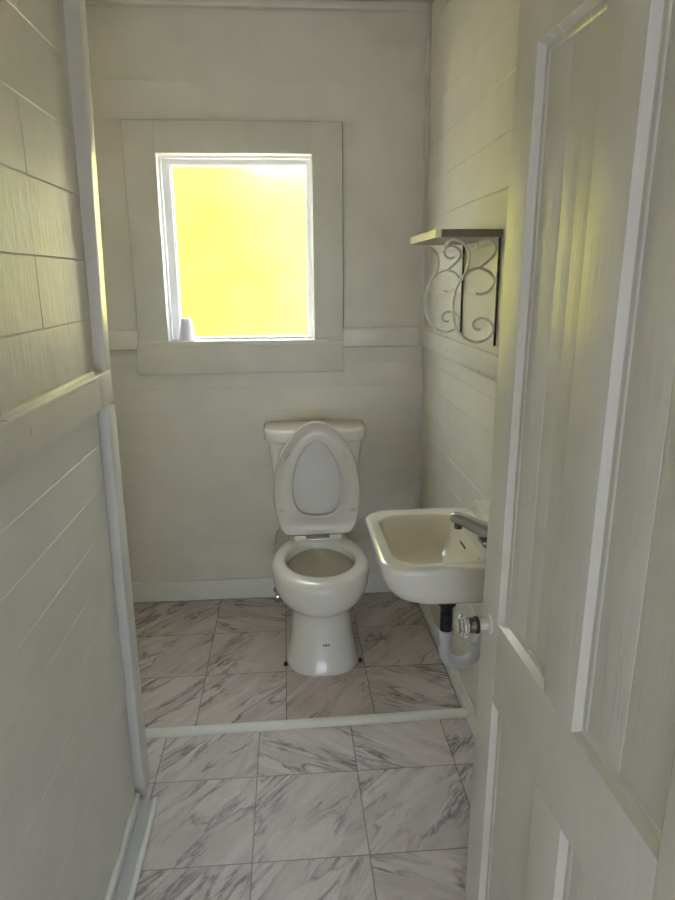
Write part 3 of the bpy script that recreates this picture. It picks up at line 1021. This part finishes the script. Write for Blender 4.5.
TH = 0.034
dr = thing('door_1', 'open off-white panelled door with brush-marked gloss paint', 'door', (0.43, 0.50, 0.012), kind='structure')
DW, DTOP = 0.74, 1.945
mb = MB()
dbox(mb, 0, 0.090, 0.012, DTOP, -TH, 0)
dbox(mb, 0.632, DW, 0.012, DTOP, -TH, 0)
dbox(mb, 0.0895, 0.6325, 1.806, DTOP, -TH, -0.0002)
dbox(mb, 0.0895, 0.6325, 0.622, 0.800, -TH, -0.0002)
dbox(mb, 0.0895, 0.6325, 0.012, 0.100, -TH, -0.0002)
dbox(mb, 0.306, 0.409, 0.0995, 0.6225, -TH, -0.0004)
dbox(mb, 0.306, 0.409, 0.7995, 1.8065, -TH, -0.0004)
obj('door_frame', mb, M['door'], dr, smooth=30)
for (a, b_, z0, z1, cracks) in ((0.0895, 0.3065, 0.7995, 1.8065, (0.185, 0.235)), (0.4085, 0.6325, 0.7995, 1.8065, (0.515,)),
                                (0.0895, 0.3065, 0.0995, 0.6225, ()), (0.4085, 0.6325, 0.0995, 0.6225, (0.50,))):
    m2 = MB()
    cs = [a] + list(cracks) + [b_]
    for i, (p, q) in enumerate(zip(cs[:-1], cs[1:])):
        dbox(m2, p, q, z0, z1, -TH + 0.010, -0.015 - 0.0008 * (i % 2), 0.0012)
    pn = obj('door_panel', m2, M['door'], dr, smooth=30)
    # moulding ring sloping down to the panel, both faces
    m3 = MB()
    for sg, base in ((1, 0.0), (-1, -TH)):
        def rg_(e, w):
            return [D(a + e, base - sg * w, z0 + e), D(b_ - e, base - sg * w, z0 + e), D(b_ - e, base - sg * w, z1 - e), D(a + e, base - sg * w, z1 - e)]
        dep = 0.0155 if sg == 1 else 0.0105
        m3.loft([rg_(0.0, dep), rg_(0.0, 0.0008), rg_(0.0078, 0.0118), rg_(0.011, 0.0125), rg_(0.015, 0.0116), rg_(0.018, 0.0128), rg_(0.020, dep)], False, False)
    obj('moulding', m3, M['ledge'], pn, smooth=35)
# glass knob
kb = MB()
kc = D(0.048, 0.0, 0.772 + 0.004)
axis = dn


def along(prof, n, flute=0.0, nf=12):
    rings = []
    a_ = Vector((0, 0, 1))
    b2 = axis.cross(a_).normalized()
    for r, h in prof:
        ring = []
        for k in range(n):
            q = 2 * math.pi * k / n
            rr_ = r * (1 + flute * math.cos(nf * q))
            ring.append(tuple(kc + axis * h + (a_ * math.cos(q) + b2 * math.sin(q)) * rr_))
        rings.append(ring)
    return rings


kn = obj('door_knob', MB().loft(along([(0.011, 0.046), (0.018, 0.0465), (0.0225, 0.052), (0.0225, 0.058), (0.018, 0.064), (0.010, 0.066)], 72, 0.05)), M['glass'], dr, smooth=25, label='clear ribbed glass knob')
obj('knob_collar', MB().loft(along([(0.010, 0.024), (0.0175, 0.025), (0.018, 0.030), (0.0165, 0.032)], 28)), M['black'], kn)
obj('knob_ferrule', MB().loft(along([(0.0165, 0.032), (0.0155, 0.042), (0.011, 0.046)], 28)), M['brass'], kn)
obj('knob_shank', MB().loft(along([(0.011, 0.002), (0.011, 0.026)], 20)), M['nickel'], kn)
obj('knob_rose', MB().loft(along([(0.019, -0.001), (0.019, 0.002), (0.014, 0.005), (0.009, 0.006)], 32)), M['door'], kn)
# door jamb lining in the doorway
mb = MB().box((DX0, YN0, 0), (DX0 + 0.02, YN1 + 0.0, DZ), 0.002).box((DX1 - 0.012, YN0, 0), (DX1, YN1 - 0.0, DZ), 0.002).box((DX0 + 0.02, YN0, DZ - 0.02), (DX1 - 0.012, YN1, DZ), 0.002)
struct('trim_9', mb, M['trim'], 'painted lining of the bathroom doorway', 'door frame')

# ------------------------------------------------------------------ outdoors behind the frosted glass
struct('ground', MB().box((-6, 3.12, -0.40), (6, 12, -0.35)), M['lawn'], 'sunny paving outside the bathroom window', 'ground')
rg = random.Random(5)
for nm, xa, xb, yh, zh, n, mat, lb in (('hedge', -4.6, -0.30, 6.0, 3.0, 2400, 'leaf', 'sunlit yellow-green hedge blurred behind the left of the frosted window'),
                                       ('shrub', -0.9, 1.5, 7.4, 2.9, 1000, 'leaf_pale', 'paler cream-green shrub blurred behind the right of the frosted window')):
    mb = MB()
    for i in range(n):
        x = rg.uniform(xa, xb)
        z = rg.uniform(-0.35, zh)
        y = yh + rg.uniform(-0.2, 0.2)
        c = Vector((x, y, z))
        n_ = Vector((rg.gauss(0, 0.5), -1, rg.gauss(0.5, 0.5))).normalized()
        a_ = n_.cross(Vector((rg.gauss(0, 1), rg.gauss(0, 1), rg.gauss(0, 1)))).normalized()
        b2 = n_.cross(a_)
        L = rg.uniform(0.09, 0.14)
        mb.add([c - a_ * L, c + b2 * L * 0.5, c + a_ * L, c - b2 * L * 0.5], [(0, 1, 2, 3)])
    mb.box((xa + 0.05, yh + 0.08, -0.35), (xb - 0.05, yh + 0.45, zh - 0.15), 0.12)
    tag(obj(nm, mb, M[mat], smooth=0), lb, nm)
struct('wall_outside', MB().box((0.0, 8.4, -0.35), (4.5, 8.6, 3.2), 0.01), M['stucco'], 'pale sunlit wall outside beyond the hedge', 'wall')
# exterior facade above/around so the sun does not leak in
